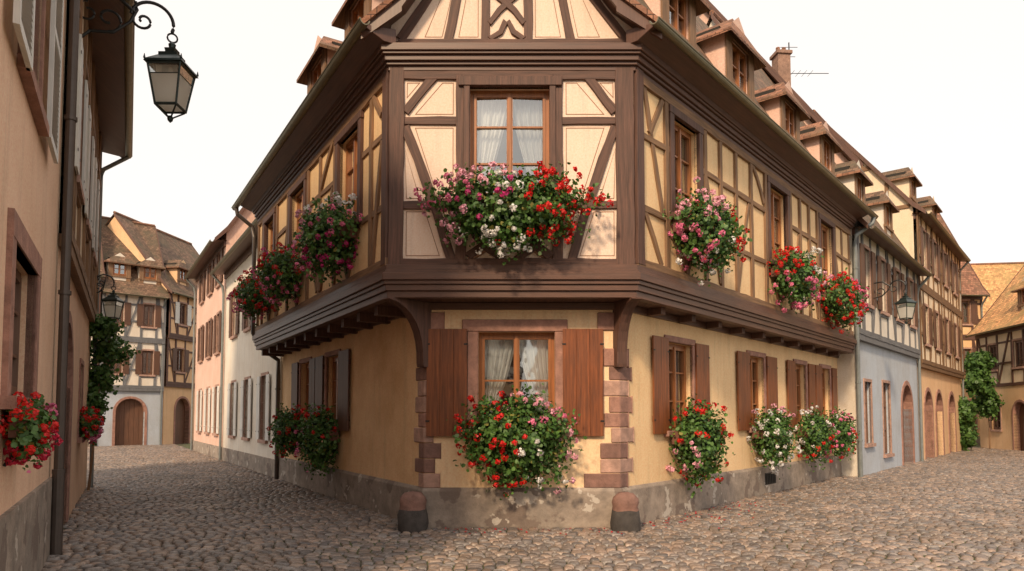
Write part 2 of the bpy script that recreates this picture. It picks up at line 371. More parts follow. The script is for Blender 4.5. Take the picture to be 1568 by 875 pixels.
def vine(name,lobes,leaves,size=.07,root=None):
    """lobes: list of (centre, radii); one climbing plant made of several leafy clumps and a woody stem"""
    par=empty(name); Vs=[];Cs=[]; per=leaves//len(lobes)
    B=MB(); prev=root
    for cen,S in lobes:
        n=per; d=rng.normal(size=(n,3)); d/=np.linalg.norm(d,axis=1)[:,None]; r=.3+.75*rng.random(n)**.6
        lump=1+.28*np.sin(d[:,0]*5+cen[0])*np.cos(d[:,2]*6)+.18*np.sin(d[:,1]*13)
        p=d*(r*lump)[:,None]*np.array(S)+np.array(cen)
        g=rng.random(n); col=np.stack([.045+.075*g,.11+.12*g,.025+.025*g],1)
        V,F,C=leafcloud(p,d+rng.normal(size=(n,3))*.7,size*(.6+.7*rng.random(n)),col); Vs.append(V); Cs.append(C)
        if prev: tube(B,[prev,((prev[0]+cen[0])/2+.05,(prev[1]+cen[1])/2,(prev[2]+cen[2])/2),cen],.03,'timber2',6,[1.2,.9,.5])
        prev=cen
        for k in range(3):
            a=R(0,6.28); tube(B,[cen,(cen[0]+math.cos(a)*S[0]*.8,cen[1]+math.sin(a)*S[1]*.8,cen[2]+R(-.3,.6)*S[2])],.015,'timber2',5,[1,.4])
    V=np.concatenate(Vs); F=np.arange(len(V)).reshape(-1,6); bulk('foliage',V,F,np.concatenate(Cs),'leaf',par)
    B.done('stem',par); return par

# ------------------------------------------------------------------ frames of the corner house
A=(-1.82,10.0); Bc=(1.82,10.0); A2=(-1.34,10.5); B2=(1.65,10.5)
dL=(-.5245,.8514); dR=(.6507,.7593)
FU=Fr(A,(1,0)); FL=Fr(A2,(1,0)); LU=Fr(A,dL,-1); LL=Fr(A2,dL,-1); RU=Fr(Bc,dR); RL=Fr(B2,dR)
LUe,RUe,LLe,RLe=9.4,11.7,9.3,11.75
xy=lambda fr,u,n=0: fr.P(u,n,0)[:2]
PU=[xy(LU,LUe),A,Bc,xy(RU,RUe)]; PL=[xy(LL,LLe),A2,B2,xy(RL,RLe)]; OUT=[LU.n,FU.n,RU.n]

house=empty('half_timbered_corner_house')
W=MB()
fwin=(1.19,2.38,4.93,6.62)
wall(W,FU,0,3.64,3.9,7.3,'cream',[fwin])
LUw=[(1.32,2.42,4.95,6.6),(4.72,5.86,4.95,6.6),(7.5,8.5,4.95,6.6)]
RUw=[(1.2,2.12,4.95,6.6),(5.5,6.55,4.95,6.6),(8.95,10.0,4.95,6.6)]
wall(W,LU,0,LUe,3.9,7.3,'yellow',LUw); wall(W,RU,0,RUe,3.9,7.3,'yellow',RUw)
flw=(.82,2.0,1.5,3.0)
wall(W,FL,0,2.99,-.1,3.47,'cream2',[flw])
LLw=[(4.28,5.15,1.45,2.98),(6.45,7.3,1.45,2.98)]
RLw=[(1.55,2.5,1.45,2.98),(5.15,6.0,1.45,2.98),(8.05,8.85,1.45,2.98),(10.1,10.9,1.45,2.98)]
wall(W,LL,0,LLe,-.1,3.47,'ochre',LLw); wall(W,RL,0,RLe,-.1,3.47,'yellow',RLw)
for fr,fr2,e,e2 in ((LU,LL,LUe,LLe),(RU,RL,RUe,RLe)):
    W.poly([fr.P(e,0,3.5),fr.P(e,-5.2,3.5),fr.P(e,-5.2,7.8),fr.P(e,-2.57,12.2),fr.P(e,0,7.8)],'palewall')
    W.poly([fr2.P(e2,0,-.1),fr2.P(e2,-5,-.1),fr2.P(e2,-5,3.5),fr2.P(e2,0,3.5)],'palewall')
for i in range(3):
    W.poly([(*PU[i],3.452),(*PU[i+1],3.452),(*PL[i+1],3.452),(*PL[i],3.452)],'timber')
def zgl(u): return 7.85+1.73*.8514*u
ug=3.64*.7593/(.8514+.7593)
W.poly([FU.P(0,0,7.3),FU.P(3.64,0,7.3),FU.P(3.64,0,7.8),FU.P(ug,0,zgl(ug)-.05),FU.P(0,0,7.8)],'cream')
W.done('walls',house)
C=MB()
for n,z0,z1 in ((.03,3.44,3.54),(.065,3.54,3.63),(.095,3.63,3.69),(.13,3.69,3.80),(.09,3.80,3.84),(.06,3.84,3.93)): sweep(C,PU,OUT,rect(-.1,n,z0,z1),'cornice')
for n,z0,z1 in ((.05,6.86,6.93),(.09,6.93,6.98),(.13,6.98,7.06),(.17,7.06,7.10),(.20,7.10,7.21)): sweep(C,PU,OUT,rect(-.1,n,z0,z1),'cornice')
for fr,e in ((LU,LUe),(RU,RUe)):
    sweep(C,[xy(fr,-.2),xy(fr,e+.2)],[fr.n],[(.0,7.19),(.19,7.19),(.46,7.31),(.46,7.36),(.0,7.42)],'cornice')
sweep(C,PL,OUT,rect(-.05,.05,3.34,3.449),'cornice')
C.done('cornice_mouldings',house,bevel=.006)
T=MB(); t='timber'
def bm(fr,a,b,w=.14,mat=t,**k): beam(T,fr,a,b,w,mat,**k)
bm(FU,(.10,3.9),(.10,6.95),.22,n1=.05); bm(FU,(3.50,3.9),(3.50,6.95),.27,n1=.05)
bm(FU,(.2,6.80),(3.4,6.80),.13,n1=.04); bm(FU,(.0,3.97),(3.64,3.97),.10,n1=.045)
for a,b in ((.2,1.02),(2.54,3.38)):
    bm(FU,(a,6.105),(b,6.105),.12); bm(FU,(a,4.83),(b,4.83),.12)
bm(FU,(1.06,3.95),(1.06,6.8),.15,n1=.04); bm(FU,(2.50,3.95),(2.50,6.8),.15,n1=.04)
bm(FU,(.66,6.8),(.22,6.24),.13); bm(FU,(.22,6.02),(.93,3.98),.14,curve=.03)
bm(FU,(2.93,6.8),(3.36,6.24),.13); bm(FU,(3.36,6.02),(2.70,3.98),.14,curve=-.03)
bm(FU,(1.1,4.86),(2.45,4.86),.13,n1=.05)
for s in (-1,1):
    u=1.785
    bm(FU,(u+s*.62,4.05),(u+s*.08,4.72),.13,curve=s*.10); bm(FU,(u+s*.10,4.02),(u+s*.62,4.62),.11,curve=-s*.09)
    pts=[(1.785+s*x,z) for x,z in ((.62,4.04),(.5,4.06),(.4,4.12),(.3,4.2),(.15,4.27),(0,4.3))]
    for p,q in zip(pts,pts[1:]): bm(FU,p,q,.055,'line',n1=.01,n0=-.01,jit=0)
bm(FU,(.1,7.30),(3.55,7.30),.12,n1=.04)
for a,b in (((.86,7.34),(1.22,9.3)),((2.70,7.34),(2.34,9.3)),((1.42,7.34),(1.42,9.6)),((2.06,7.34),(2.06,9.4)),((.14,7.36),(1.6,9.6)),((3.52,7.36),(1.85,9.6))): bm(FU,a,b,.13)
bm(FU,(1.48,7.60),(2.0,8.12),.09,curve=.04); bm(FU,(2.0,7.60),(1.48,8.12),.09,curve=-.04); bm(FU,(1.48,8.17),(2.0,8.17),.09)
for s in (-1,1): bm(FU,(1.74+s*.25,7.36),(1.74+s*.02,7.64),.08,curve=s*.05)
for a,b in ((1.10,1.19),(2.38,2.47)): box(T,FU,a,b,-.05,.075,4.9,6.66,t)
box(T,FU,1.02,2.56,-.05,.09,6.62,6.76,t); box(T,FU,1.02,2.56,-.05,.16,4.83,4.93,t)
def wing(fr,end,wins,posts,braces,mat,rails=(4.86,5.98)):
    bm(fr,(.10,3.95),(.10,6.95),.20,n1=.05,mat=t)
    bm(fr,(.2,6.80),(end,6.80),.14,mat=mat,n1=.04); bm(fr,(0,3.98),(end,3.98),.12,mat=mat,n1=.045)
    for p in posts: bm(fr,(p,4.0),(p,6.8),.115,mat=mat)
    for a,b in braces: bm(fr,a,b,.10,mat=mat,curve=R(-.05,.05))
    cuts=[.2]+[x for w in wins for x in (w[0]-.12,w[1]+.12)]+[end]
    for i in range(0,len(cuts),2):
        if cuts[i+1]-cuts[i]>.2:
            for z in rails: bm(fr,(cuts[i],z+R(-.02,.02)),(cuts[i+1],z+R(-.02,.02)),.10,mat=mat)
    for w in wins:
        for q in (w[0]-.07,w[1]+.07): box(T,fr,q-.07,q+.07,-.05,.06,w[2],w[3]+.03,t)
        box(T,fr,w[0]-.16,w[1]+.16,-.05,.07,w[3],w[3]+.13,t); box(T,fr,w[0]-.16,w[1]+.16,-.05,.12,w[2]-.1,w[2],t)
        m=(w[0]+w[1])/2
        bm(fr,(w[0],4.8),(m,4.05),.09,mat=mat,curve=.04); bm(fr,(w[1],4.8),(m,4.05),.09,mat=mat,curve=-.04)
wing(LU,LUe,LUw,[.76,2.66,3.6,4.45,6.15,7.2,8.8,9.3],[((.25,5.9),(.65,4.05)),((.28,6.3),(.66,6.75)),((2.75,5.9),(3.5,4.1)),((3.7,4.1),(4.35,5.9)),((2.75,6.75),(3.5,6.1)),((6.25,5.9),(7.1,4.1))],'timber2')
wing(RU,RUe,RUw,[.98,2.4,3.05,3.75,4.5,5.28,6.8,7.45,8.1,8.75,10.2,10.9,11.6],[((.3,6.75),(.85,4.9)),((.28,4.8),(.8,4.05)),((.45,6.05),(.88,6.75)),((2.45,5.9),(3.0,4.1)),((3.8,4.1),(4.4,5.9)),((6.9,4.1),(7.4,5.9)),((10.3,5.9),(10.85,4.1)),((4.6,6.75),(5.2,6.1)),((8.15,5.9),(8.7,4.1))],'timber2')
T.done('timber_frame',house,bevel=.005)
def outline(B,fr,poly,mat='line',ins=.035,w=.011,n=.003):
    k=len(poly); ar=sum(poly[i][0]*poly[(i+1)%k][1]-poly[(i+1)%k][0]*poly[i][1] for i in range(k)); sg=1 if ar>0 else -1
    def inset(d):
        out=[]
        for i in range(k):
            p0,p1,p2=poly[i-1],poly[i],poly[(i+1)%k]
            def nm(a,b):
                l=math.dist(a,b); return (-(b[1]-a[1])/l*sg,(b[0]-a[0])/l*sg)
            a,b=nm(p0,p1),nm(p1,p2); q=max(.25,1+a[0]*b[0]+a[1]*b[1]); out.append((p1[0]+(a[0]+b[0])/q*d,p1[1]+(a[1]+b[1])/q*d))
        return out
    o,i2=inset(ins),inset(ins+w)
    for i in range(k):
        j=(i+1)%k; B.poly([fr.P(o[i][0],n,o[i][1]),fr.P(o[j][0],n,o[j][1]),fr.P(i2[j][0],n,i2[j][1]),fr.P(i2[i][0],n,i2[i][1])],mat)
Ln=MB()
for p in [[(.21,6.73),(.52,6.73),(.21,6.36)],[(.76,6.73),(.98,6.73),(.98,6.17),(.29,6.17)],[(.32,6.04),(.98,6.04),(.98,4.89),(.69,4.89)],[(.21,5.75),(.21,4.89),(.5,4.89)],
          [(.21,4.77),(.56,4.77),(.80,4.03),(.21,4.03)],[(.75,4.77),(.98,4.77),(.98,4.12)]]:
    outline(Ln,FU,p); outline(Ln,FU,[(3.585-a if a<.25 else 3.57-a,b) for a,b in p])
for p in ([(.45,7.36),(.80,7.36),(1.1,8.9)],[(.97,7.36),(1.35,7.36),(1.35,9.3),(1.32,9.3)],[(2.13,7.36),(2.60,7.36),(2.25,9.3),(2.13,9.3)],[(2.78,7.36),(3.2,7.36),(2.5,8.9)]): outline(Ln,FU,p)
Ln.done('painted_panel_lines',house)
Wn=MB()
window(Wn,FU,*fwin,rec=.10); window(Wn,FL,*flw,rec=.12,bars=1)
for w in LUw: window(Wn,LU,*w,rec=.10)
for w in RUw: window(Wn,RU,*w,rec=.10)
for w in LLw: window(Wn,LL,*w,rec=.12)
for w in RLw: window(Wn,RL,*w,rec=.12)
Wn.done('windows',house)
S=MB()
box(S,FL,.65,.82,-.05,.03,1.5,3.0,'sand'); box(S,FL,2.0,2.17,-.05,.03,1.5,3.0,'sand')
box(S,FL,.57,2.2,-.05,.035,3.0,3.19,'sand'); box(S,FL,.55,2.25,-.05,.1,1.38,1.5,'sand')
for w in RLw: surround(S,RL,*w,.11,'sand')
for w in LLw: surround(S,LL,*w,.11,'sand')
def quoin(corner,fa,fb,ua,ub,z0,z1,pr,m='sand'):
    sweep(S,[ua,corner,ub],[fa,fb],rect(-.04,pr,z0,z1),m)
z=.6; i=0
while z<2.5:
    h=R(.2,.29); a=(.34 if i%2 else .20)+R(-.03,.03); b=(.10 if i%2 else .17)+R(-.02,.02)
    bl=b*1.6 if z<1.3 else b; br=(.55 if i==0 else .3 if z<1.2 else b*1.5)
    quoin(A2,LL.n,FL.n,xy(LL,a),xy(FL,bl),z+.004,z+h-.004,.014+R(0,.012),random.choice(['sand','sandl','sandd']))
    quoin(B2,FL.n,RL.n,xy(FL,2.99-br),xy(RL,a*1.05),z+.004,z+h-.004,.014+R(0,.012),random.choice(['sand','sandl','sandd']))
    z+=h; i+=1
quoin(A2,LL.n,FL.n,xy(LL,.15),xy(FL,.30),3.02,3.3,.03); quoin(B2,FL.n,RL.n,xy(FL,2.66),xy(RL,.15),3.02,3.3,.03)
S.done('sandstone_dressings',house,bevel=.012)
Pn=MB(); sweep(Pn,PL,OUT,[(-.05,-.1),(.05,-.1),(.045,.56),(.01,.61),(-.05,.61)],'plinth')
box(Pn,RL,5.85,6.5,.03,.06,.2,.46,'iron')
for k in range(6): box(Pn,RL,5.88+k*.1,5.93+k*.1,.055,.075,.22,.44,'dark')
Pn.done('plinth',house,bevel=.008)
Sh=MB()
shutter(Sh,FL,.03,.65,1.39,3.04,'shutter',planks=3); shutter(Sh,FL,2.12,2.74,1.39,3.04,'shutter',planks=3)
for a,b in ((.97,1.5),(2.56,3.1),(4.45,5.08),(6.08,6.7),(7.4,7.95),(8.95,9.45),(9.52,10.03),(10.97,11.4)): shutter(Sh,RL,a,b,1.4,3.03,'shutter',planks=2)
for a,b in ((3.5,4.15),(5.28,5.85),(5.9,6.35),(7.42,8.0)): shutter(Sh,LL,a,b,1.4,3.03,'shutterb',planks=2)
Sh.done('shutters',house,bevel=.003)
J=MB()
u=.6
while u<LLe: box(J,LL,u,u+.15,-.1,.55,3.30,3.45,'timber'); u+=.85
u=.8
while u<RLe: box(J,RL,u,u+.15,-.1,.30,3.34,3.45,'timber'); u+=1.1
def console(p0,p1):
    d=(p1[0]-p0[0],p1[1]-p0[1]); L=math.hypot(*d); fr=Fr(p0,d)
    prof=[(-.05,2.45),(.09,2.45)]+[(.10+ (L-.04)*(k/8)**2.2,2.5+.92*(1-(1-k/8)**1.6)) for k in range(9)]+[(L+.02,3.445),(-.05,3.445)]
    for s in (-1,1): J.poly([fr.P(a,s*.085,z) for a,z in prof],'timber')
    for q in range(len(prof)):
        a,b=prof[q],prof[(q+1)%len(prof)]; J.poly([fr.P(a[0],-.085,a[1]),fr.P(b[0],-.085,b[1]),fr.P(b[0],.085,b[1]),fr.P(a[0],.085,a[1])],'timber')
console(A2,A); console(B2,Bc)
J.done('jetty_brackets',house)
# ---- roof
Rf=MB(); zw,sl,zr=7.85,1.73,12.3; inr=(zr-zw)/sl; Yf=9.65
def onY(fr,n,Y):
    p=fr.P(0,n,0); k=(Y-p[1])/fr.d[1]; return (p[0]+fr.d[0]*k,Y)
def inter(p,d,q,e):
    det=d[0]*-e[1]+e[0]*d[1]; dx,dy=q[0]-p[0],q[1]-p[1]; a=(dx*-e[1]+e[0]*dy)/det; return (p[0]+d[0]*a,p[1]+d[1]*a)
Jp=inter(xy(LU,0,-inr),LU.d,xy(RU,0,-inr),RU.d); Cp=inter(xy(LU,0,-2*inr),LU.d,xy(RU,0,-2*inr),RU.d)
kL=onY(LU,0,Yf); kR=onY(RU,0,Yf)
gx=(kL[0]*.8514+kR[0]*.7593)/(.8514+.7593); G=(gx,Yf,zw+sl*.8514*(gx-kL[0]))
for fr,k,e in ((LU,kL,LUe+.15),(RU,kR,RUe+.15)):
    eF=(*onY(fr,.5,Yf),7.36); eB=(*xy(fr,e,.5),7.36); kF=(*k,zw); kB=(*xy(fr,e),zw); rB=(*xy(fr,e,-inr),zr); bB=(*xy(fr,e,-2*inr),zw)
    Rf.poly([eF,eB,kB,kF],'tile'); Rf.poly([kF,kB,rB,(*Jp,zr),G],'tile'); Rf.poly([rB,(*Jp,zr),(*Cp,zw),bB],'tile')
    o=.09
    def lower(p,dz,dy=0): return (p[0],p[1]+dy,p[2]-dz)
    for p,q in ((eF,kF),(kF,G)):
        Rf.poly([lower(p,o),lower(q,o),lower(q,o,.38),lower(p,o,.38)],'cornice')
        Rf.hexa([lower(p,0.02,-.02),lower(q,.02,-.02),lower(q,.27,-.02),lower(p,.20,-.02),lower(p,.02,.03),lower(q,.02,.03),lower(q,.27,.03),lower(p,.20,.03)],'cornice')
        Rf.hexa([lower(p,-.06,-.07),lower(q,-.06,-.07),lower(q,.04,-.07),lower(p,.04,-.07),lower(p,-.06,.05),lower(q,-.06,.05),lower(q,.04,.05),lower(p,.04,.05)],'tiler')
    Rf.poly([lower(eF,.03),lower(eB,.03),(*xy(fr,e,.2),7.34),(*xy(fr,0,.2),7.34)],'cornice')
Rf.done('roof',house)
def dormer(fr,u,w,zs,zt,n0,par,slope=1.73,wall_='rose',tile='tile',wm='winwood'):
    D=MB(); back=(zt+.5-zs)/slope+.5; h=w/2; zp=zt+h*.75; ov=.22
    hw=.30*w
    wall(D,fr,u-h,u+h,zs-.35,zt,wall_,[(u-hw,u+hw,zs+.1,zt-.1)],n=n0,rev=.08)
    sub=Fr(fr.P(0,n0,0)[:2],fr.d); sub.n=fr.n
    window(D,sub,u-hw,u+hw,zs+.1,zt-.1,wm,rec=.04,bars=1,curt=False,glass='glassd')
    for a,b in ((u-h,u-hw),(u+hw,u+h)): box(D,sub,a,b,-.02,.03,zs-.2,zt-.1,'timber2')
    box(D,sub,u-h,u+h,-.02,.035,zt-.1,zt,'timber2'); box(D,sub,u-h-.03,u+h+.03,-.02,.06,zs,zs+.1,'timber2')
    for s in (-1,1): D.poly([sub.P(u+s*h,0,zs-.35),sub.P(u+s*h,-back,zs-.35),sub.P(u+s*h,-back,zt),sub.P(u+s*h,0,zt)],wall_)
    D.poly([sub.P(u-h,0,zt),sub.P(u+h,0,zt),sub.P(u,0,zp)],wall_)
    hip=.35; lo=lambda p:(p[0],p[1],p[2]-.07)
    for s in (-1,1):
        a,b=sub.P(u+s*(h+ov),ov,zt-ov*.72),sub.P(u+s*(h+ov),-back,zt-ov*.72); c,d=sub.P(u,-back-.4,zp+.02),sub.P(u,ov-hip,zp+.02)
        D.poly([a,b,c,d],tile); D.poly([lo(a),lo(b),lo(c),lo(d)],'timber2'); D.poly([a,b,lo(b),lo(a)],'tiler')
    a,b=sub.P(u-h-ov,ov,zt-ov*.72),sub.P(u+h+ov,ov,zt-ov*.72); c=sub.P(u,ov-hip,zp+.02)
    D.poly([a,b,c],tile); D.poly([a,b,lo(b),lo(a)],'tiler'); D.poly([lo(a),lo(b),lo(c)],'timber2')
    D.done('dormer',par)
for u in (2.6,5.3): dormer(LU,u,1.4,8.5,9.6,-.35,house,tile='tiler')
for u,w,zt in ((2.1,1.3,9.45),(4.85,1.45,9.5),(7.9,1.3,9.35),(10.9,1.2,9.4)): dormer(RU,u,w,8.35,zt,-.3,house,tile='tiler')
G_=MB()
def gutter(fr,u0,u1,n,z,r=.075,mat='zinc'):
    k=8; prof=[(n+r*math.cos(math.pi+math.pi*i/k),z+r*math.sin(math.pi+math.pi*i/k)) for i in range(k+1)]+[(n+r*.8*math.cos(-math.pi*i/k),z+r*.8*math.sin(-math.pi*i/k)) for i in range(k+1)]
    sweep(G_,[xy(fr,u0),xy(fr,u1)],[fr.n],prof,mat)
    tube(G_,[fr.P(u0,n+r,z),fr.P(u1,n+r,z)],.014,mat,6)
gutter(LU,-.35,LUe+.6,.53,7.33); gutter(RU,-.32,RUe+.7,.53,7.33)
tube(G_,[LU.P(9.75,.53,7.28),LU.P(9.75,.5,7.1),LU.P(9.7,.12,6.8),LU.P(9.62,.08,6.5),LU.P(9.55,.08,3.9),LU.P(9.45,-.05,3.55),LL.P(9.3,.10,3.2),LL.P(9.3,.10,2.8),LL.P(9.3,.10,0)],.055,'pipe',10)
tube(G_,[RU.P(12.2,.53,7.28),RU.P(12.15,.5,7.1),RU.P(11.85,.14,6.75),RU.P(11.8,.12,6.4),RU.P(11.8,.12,0)],.06,'pipeg',10)
for z in (5.8,4.4,2.6,1.0): tube(G_,[RU.P(11.8,.12,z),RU.P(11.8,.12,z+.05)],.075,'pipeg',10)
for z in (2.4,1.0): tube(G_,[LL.P(9.3,.10,z),LL.P(9.3,.10,z+.05)],.07,'pipe',10)
G_.done('gutters_and_downpipes',house)

# ------------------------------------------------------------------ guard stones
def bollard(x,y,s=1):
    B=MB(); prof=[(.20,-.05),(.215,.1),(.205,.24),(.185,.31),(.175,.36),(.19,.42),(.175,.49),(.12,.55),(.04,.57)]
    k=14; rg=[]
    for r,z in prof:
        b=len(B.v)
        for j in range(k):
            a=2*math.pi*j/k; q=(abs(math.cos(a))**4+abs(math.sin(a))**4)**-.25; rr=r*s*q*.97*(1+R(-.06,.06)); B.v.append((x+rr*math.cos(a)*1.05,y+rr*math.sin(a)*.9,z*s+R(-.012,.012)))
        rg.append(b)
    for i,(p,q) in enumerate(zip(rg,rg[1:])):
        for j in range(k): B.face([p+j,p+(j+1)%k,q+(j+1)%k,q+j],'bollard' if i<3 else 'sandd')
    B.face([rg[-1]+j for j in range(k)],'sandd'); B.done('guard_stone',None,True)
bollard(-1.48,10.28); bollard(1.68,10.2,1.0)

# ------------------------------------------------------------------ generic neighbouring houses
def townhouse(name,fr,u0,u1,eave,ridge,depth,floors,tile='tile',ov=.45,gut='zinc',dorm=(),plinthz=.5,sidewall=None,pipe=True,sidetimber=False):
    par=empty(name); B=MB(); T2=MB(); Wd=MB()
    for fl in floors:
        n=fl.get('n',0); mat=fl['mat']; sub=Fr(fr.P(0,n,0)[:2],fr.d); sub.n=fr.n
        holes=[(c-w/2,c+w/2,a,b) for c,w,a,b in fl.get('wins',())]
        arches=fl.get('arch',())
        ah=[(c-w/2,c+w/2,-.1,zt) for c,w,zt in arches]
        wall(B,sub,u0,u1,fl['z0'],fl['z1'],mat,holes+ah,rev=.3)
        for h in holes:
            window(Wd,sub,*h,fl.get('wm','windark'),rec=.1,bars=fl.get('bars',2),curt=fl.get('curt',random.random()<.5),glass='glassd')
            surround(Wd,sub,*h,.09,fl.get('trim','sandl'),n1=.025)
            if fl.get('shut'):
                w=(h[1]-h[0])*.52
                shutter(Wd,sub,h[0]-w-.03,h[0]-.03,h[2],h[3],fl['shut'],n=.04,planks=3); shutter(Wd,sub,h[1]+.03,h[1]+w+.03,h[2],h[3],fl['shut'],n=.04,planks=3)
        for c,w,zt in arches:
            r=w/2; k=10; spring=zt-r
            arc=[(c+r*math.cos(math.pi*i/k),spring+r*math.sin(math.pi*i/k)) for i in range(k+1)]
            for p,q in zip(arc,arc[1:]):
                B.poly([sub.P(p[0],-.001,p[1]),sub.P(q[0],-.001,q[1]),sub.P(q[0],-.001,zt),sub.P(p[0],-.001,zt)],mat)
                po=(c+(p[0]-c)*1.18,spring+(p[1]-spring)*1.18); qo=(c+(q[0]-c)*1.18,spring+(q[1]-spring)*1.18)
                Wd.hexa([sub.P(p[0],.03,p[1]),sub.P(q[0],.03,q[1]),sub.P(qo[0],.03,qo[1]),sub.P(po[0],.03,po[1]),sub.P(p[0],-.28,p[1]),sub.P(q[0],-.28,q[1]),sub.P(qo[0],-.28,qo[1]),sub.P(po[0],-.28,po[1])],'sand')
            for s in (-1,1):
                a,b=sorted((c+s*r,c+s*r*1.18)); box(Wd,sub,a,b,-.28,.03,-.1,spring,'sand')
            nb=6
            for i in range(nb): box(Wd,sub,c-r+i*w/nb+.005,c-r+(i+1)*w/nb-.005,-.33,-.27-R(0,.006),-.1,zt,'door')
        if fl.get('timber'):
            tm=fl['timber']; z0,z1=fl['z0'],fl['z1']
            bb=lambda a,b,w=.12: beam(T2,sub,a,b,w,tm)
            bb((u0,z0+.08),(u1,z0+.08),.16); bb((u0,z1-.08),(u1,z1-.08),.16)
            cuts=sorted([u0+.06,u1-.06]+[x for h in holes for x in (h[0]-.1,h[1]+.1)]); zm=z0+(z1-z0)*.38
            for x in cuts: bb((x,z0+.1),(x,z1-.1))
            for i in range(0,len(cuts),2):
                a,b=cuts[i],cuts[i+1]; w=b-a
                if w<.25: continue
                k=max(1,round(w/.9))
                for j in range(k):
                    p,q=a+w*j/k,a+w*(j+1)/k
                    if j: bb((p,z0+.1),(p,z1-.1),.11)
                    if (i//2+j)%2: bb((p+.05,z0+.15),(q-.05,z1-.15),.10)
                    else: bb((q-.05,z0+.15),(p+.05,z1-.15),.10)
                for z in (zm,z0+(z1-z0)*.72): bb((a,z),(b,z),.10)
            for h in holes: bb((h[0]-.1,h[2]-.12),(h[1]+.1,h[2]-.12),.1)
            if n: box(T2,fr,u0,u1,-.02,n+.03,z0-.16,z0,tm)
    P=fr.P; sw=sidewall or floors[-1]['mat']; zf=floors[0]['z0']
    for e in (u0,u1): B.poly([P(e,0,zf),P(e,-depth,zf),P(e,-depth,eave+.1),P(e,-depth/2,ridge-.1),P(e,0,eave+.1)],sw)
    B.poly([P(u0,-depth,zf),P(u1,-depth,zf),P(u1,-depth,eave),P(u0,-depth,eave)],sw)
    if sidetimber: # framing of the exposed gable end
        gf=Fr(P(u0,0,0)[:2],(-fr.n[0],-fr.n[1])); gf.n=(-fr.d[0],-fr.d[1]); rise=(ridge-eave)/(depth/2)
        for k in range(1,8):
            a=depth*k/8; beam(T2,gf,(a,eave-2.5),(a,eave+rise*min(a,depth-a)-.1),.14,'timber2')
        for zz in (eave,eave+1.8,eave+3.4):
            o=max(.1,(zz-eave)/rise); beam(T2,gf,(o,zz),(depth-o,zz),.15,'timber2')
    if plinthz and not any(f.get('arch') for f in floors): box(B,fr,u0,u1,-.03,.04,-.1,plinthz,'plinth')
    B.done('walls',par); Wd.done('windows_and_doors',par)
    if T2.f: T2.done('timber_frame',par)
    r=MB(); sl=(ridge-eave)/(depth/2); e0,e1=u0-.12,u1+.12
    ze=eave-ov*sl*.55
    r.poly([P(e0,ov,ze),P(e1,ov,ze),P(e1,0,eave+.12),P(e0,0,eave+.12)],tile); r.poly([P(e0,0,eave+.12),P(e1,0,eave+.12),P(e1,-depth/2,ridge),P(e0,-depth/2,ridge)],tile)
    r.poly([P(e0,-depth-.3,eave),P(e1,-depth-.3,eave),P(e1,-depth/2,ridge),P(e0,-depth/2,ridge)],tile)
    r.poly([P(e0,ov,ze-.05),P(e1,ov,ze-.05),P(e1,-.02,ze+.02),P(e0,-.02,ze+.02)],'cornice')
    for e in (e0,e1):
        s=1 if e==e1 else -1
        r.hexa([P(e,0,eave+.16),P(e,-depth/2,ridge+.04),P(e,-depth/2,ridge-.18),P(e,0,eave-.06),P(e+.05*s,0,eave+.16),P(e+.05*s,-depth/2,ridge+.04),P(e+.05*s,-depth/2,ridge-.18),P(e+.05*s,0,eave-.06)],'cornice')
        r.hexa([P(e,0,eave+.16),P(e,ov,ze+.04),P(e,ov,ze-.12),P(e,0,eave-.06),P(e+.05*s,0,eave+.16),P(e+.05*s,ov,ze+.04),P(e+.05*s,ov,ze-.12),P(e+.05*s,0,eave-.06)],'cornice')
    box(r,fr,u0,u1,0,.08,ze-.2,ze-.0,'cornice'); tube(r,[P(e0,-depth/2,ridge+.02),P(e1,-depth/2,ridge+.02)],.09,'tiler',8)
    r.done('roof',par)
    g=MB(); global G_; G_=g; gutter(fr,u0,u1,ov+.07,ze-.03,.07,gut)
    if pipe: tube(g,[P(u1-.1,ov+.05,ze-.1),P(u1-.12,.15,ze-.5),P(u1-.12,.10,ze-.8),P(u1-.12,.10,0)],.05,'pipeg',8)
    g.done('gutter',par)
    for d in dorm: dormer(fr,d,1.15,eave+.12+.3*sl+.15,eave+.12+.3*sl+1.15,-.3,par,slope=sl,tile=tile,wall_=sw)
    return par

RN=Fr(RU.P(0,.02,0)[:2],dR)
townhouse('half_timbered_house',RN,11.95,20.6,7.45,14.8,8.0,[
 dict(z0=-.1,z1=4.0,mat='blue',wins=[(13.2,.75,.9,2.7),(15.5,.9,.5,2.75)],arch=[(18.6,1.7,2.8)],wm='windark'),
 dict(z0=4.0,z1=7.3,mat='white',timber='timberg',n=.1,wins=[(13.0,.8,4.95,6.6),(15.0,.8,4.95,6.6),(17.1,.8,4.95,6.6),(19.3,.8,4.95,6.6)],shut='shutterb')],dorm=(14.2,18.0),tile='tile',plinthz=0)
townhouse('half_timbered_house',RN,20.75,31.4,9.75,14.4,7.0,[
 dict(z0=-.1,z1=3.7,mat='orange',wins=[],arch=[(22.6,1.6,2.7),(25.0,1.6,2.7),(28.3,1.7,2.7)]),
 dict(z0=3.7,z1=6.7,mat='palewall',timber='timbero',n=.12,wins=[(22.0,.85,4.5,6.0),(24.3,.85,4.5,6.0),(26.8,.85,4.5,6.0),(29.3,.85,4.5,6.0)],shut='shutterb'),
 dict(z0=6.7,z1=9.7,mat='palewall',timber='timbero',n=.12,wins=[(22.0,.85,7.5,9.0),(24.3,.85,7.5,9.0),(26.8,.85,7.5,9.0),(29.3,.85,7.5,9.0)],shut='shutterb')],dorm=(22.6,27.4),plinthz=0,sidetimber=True)
H4=Fr((22.0,40),(1,.12))
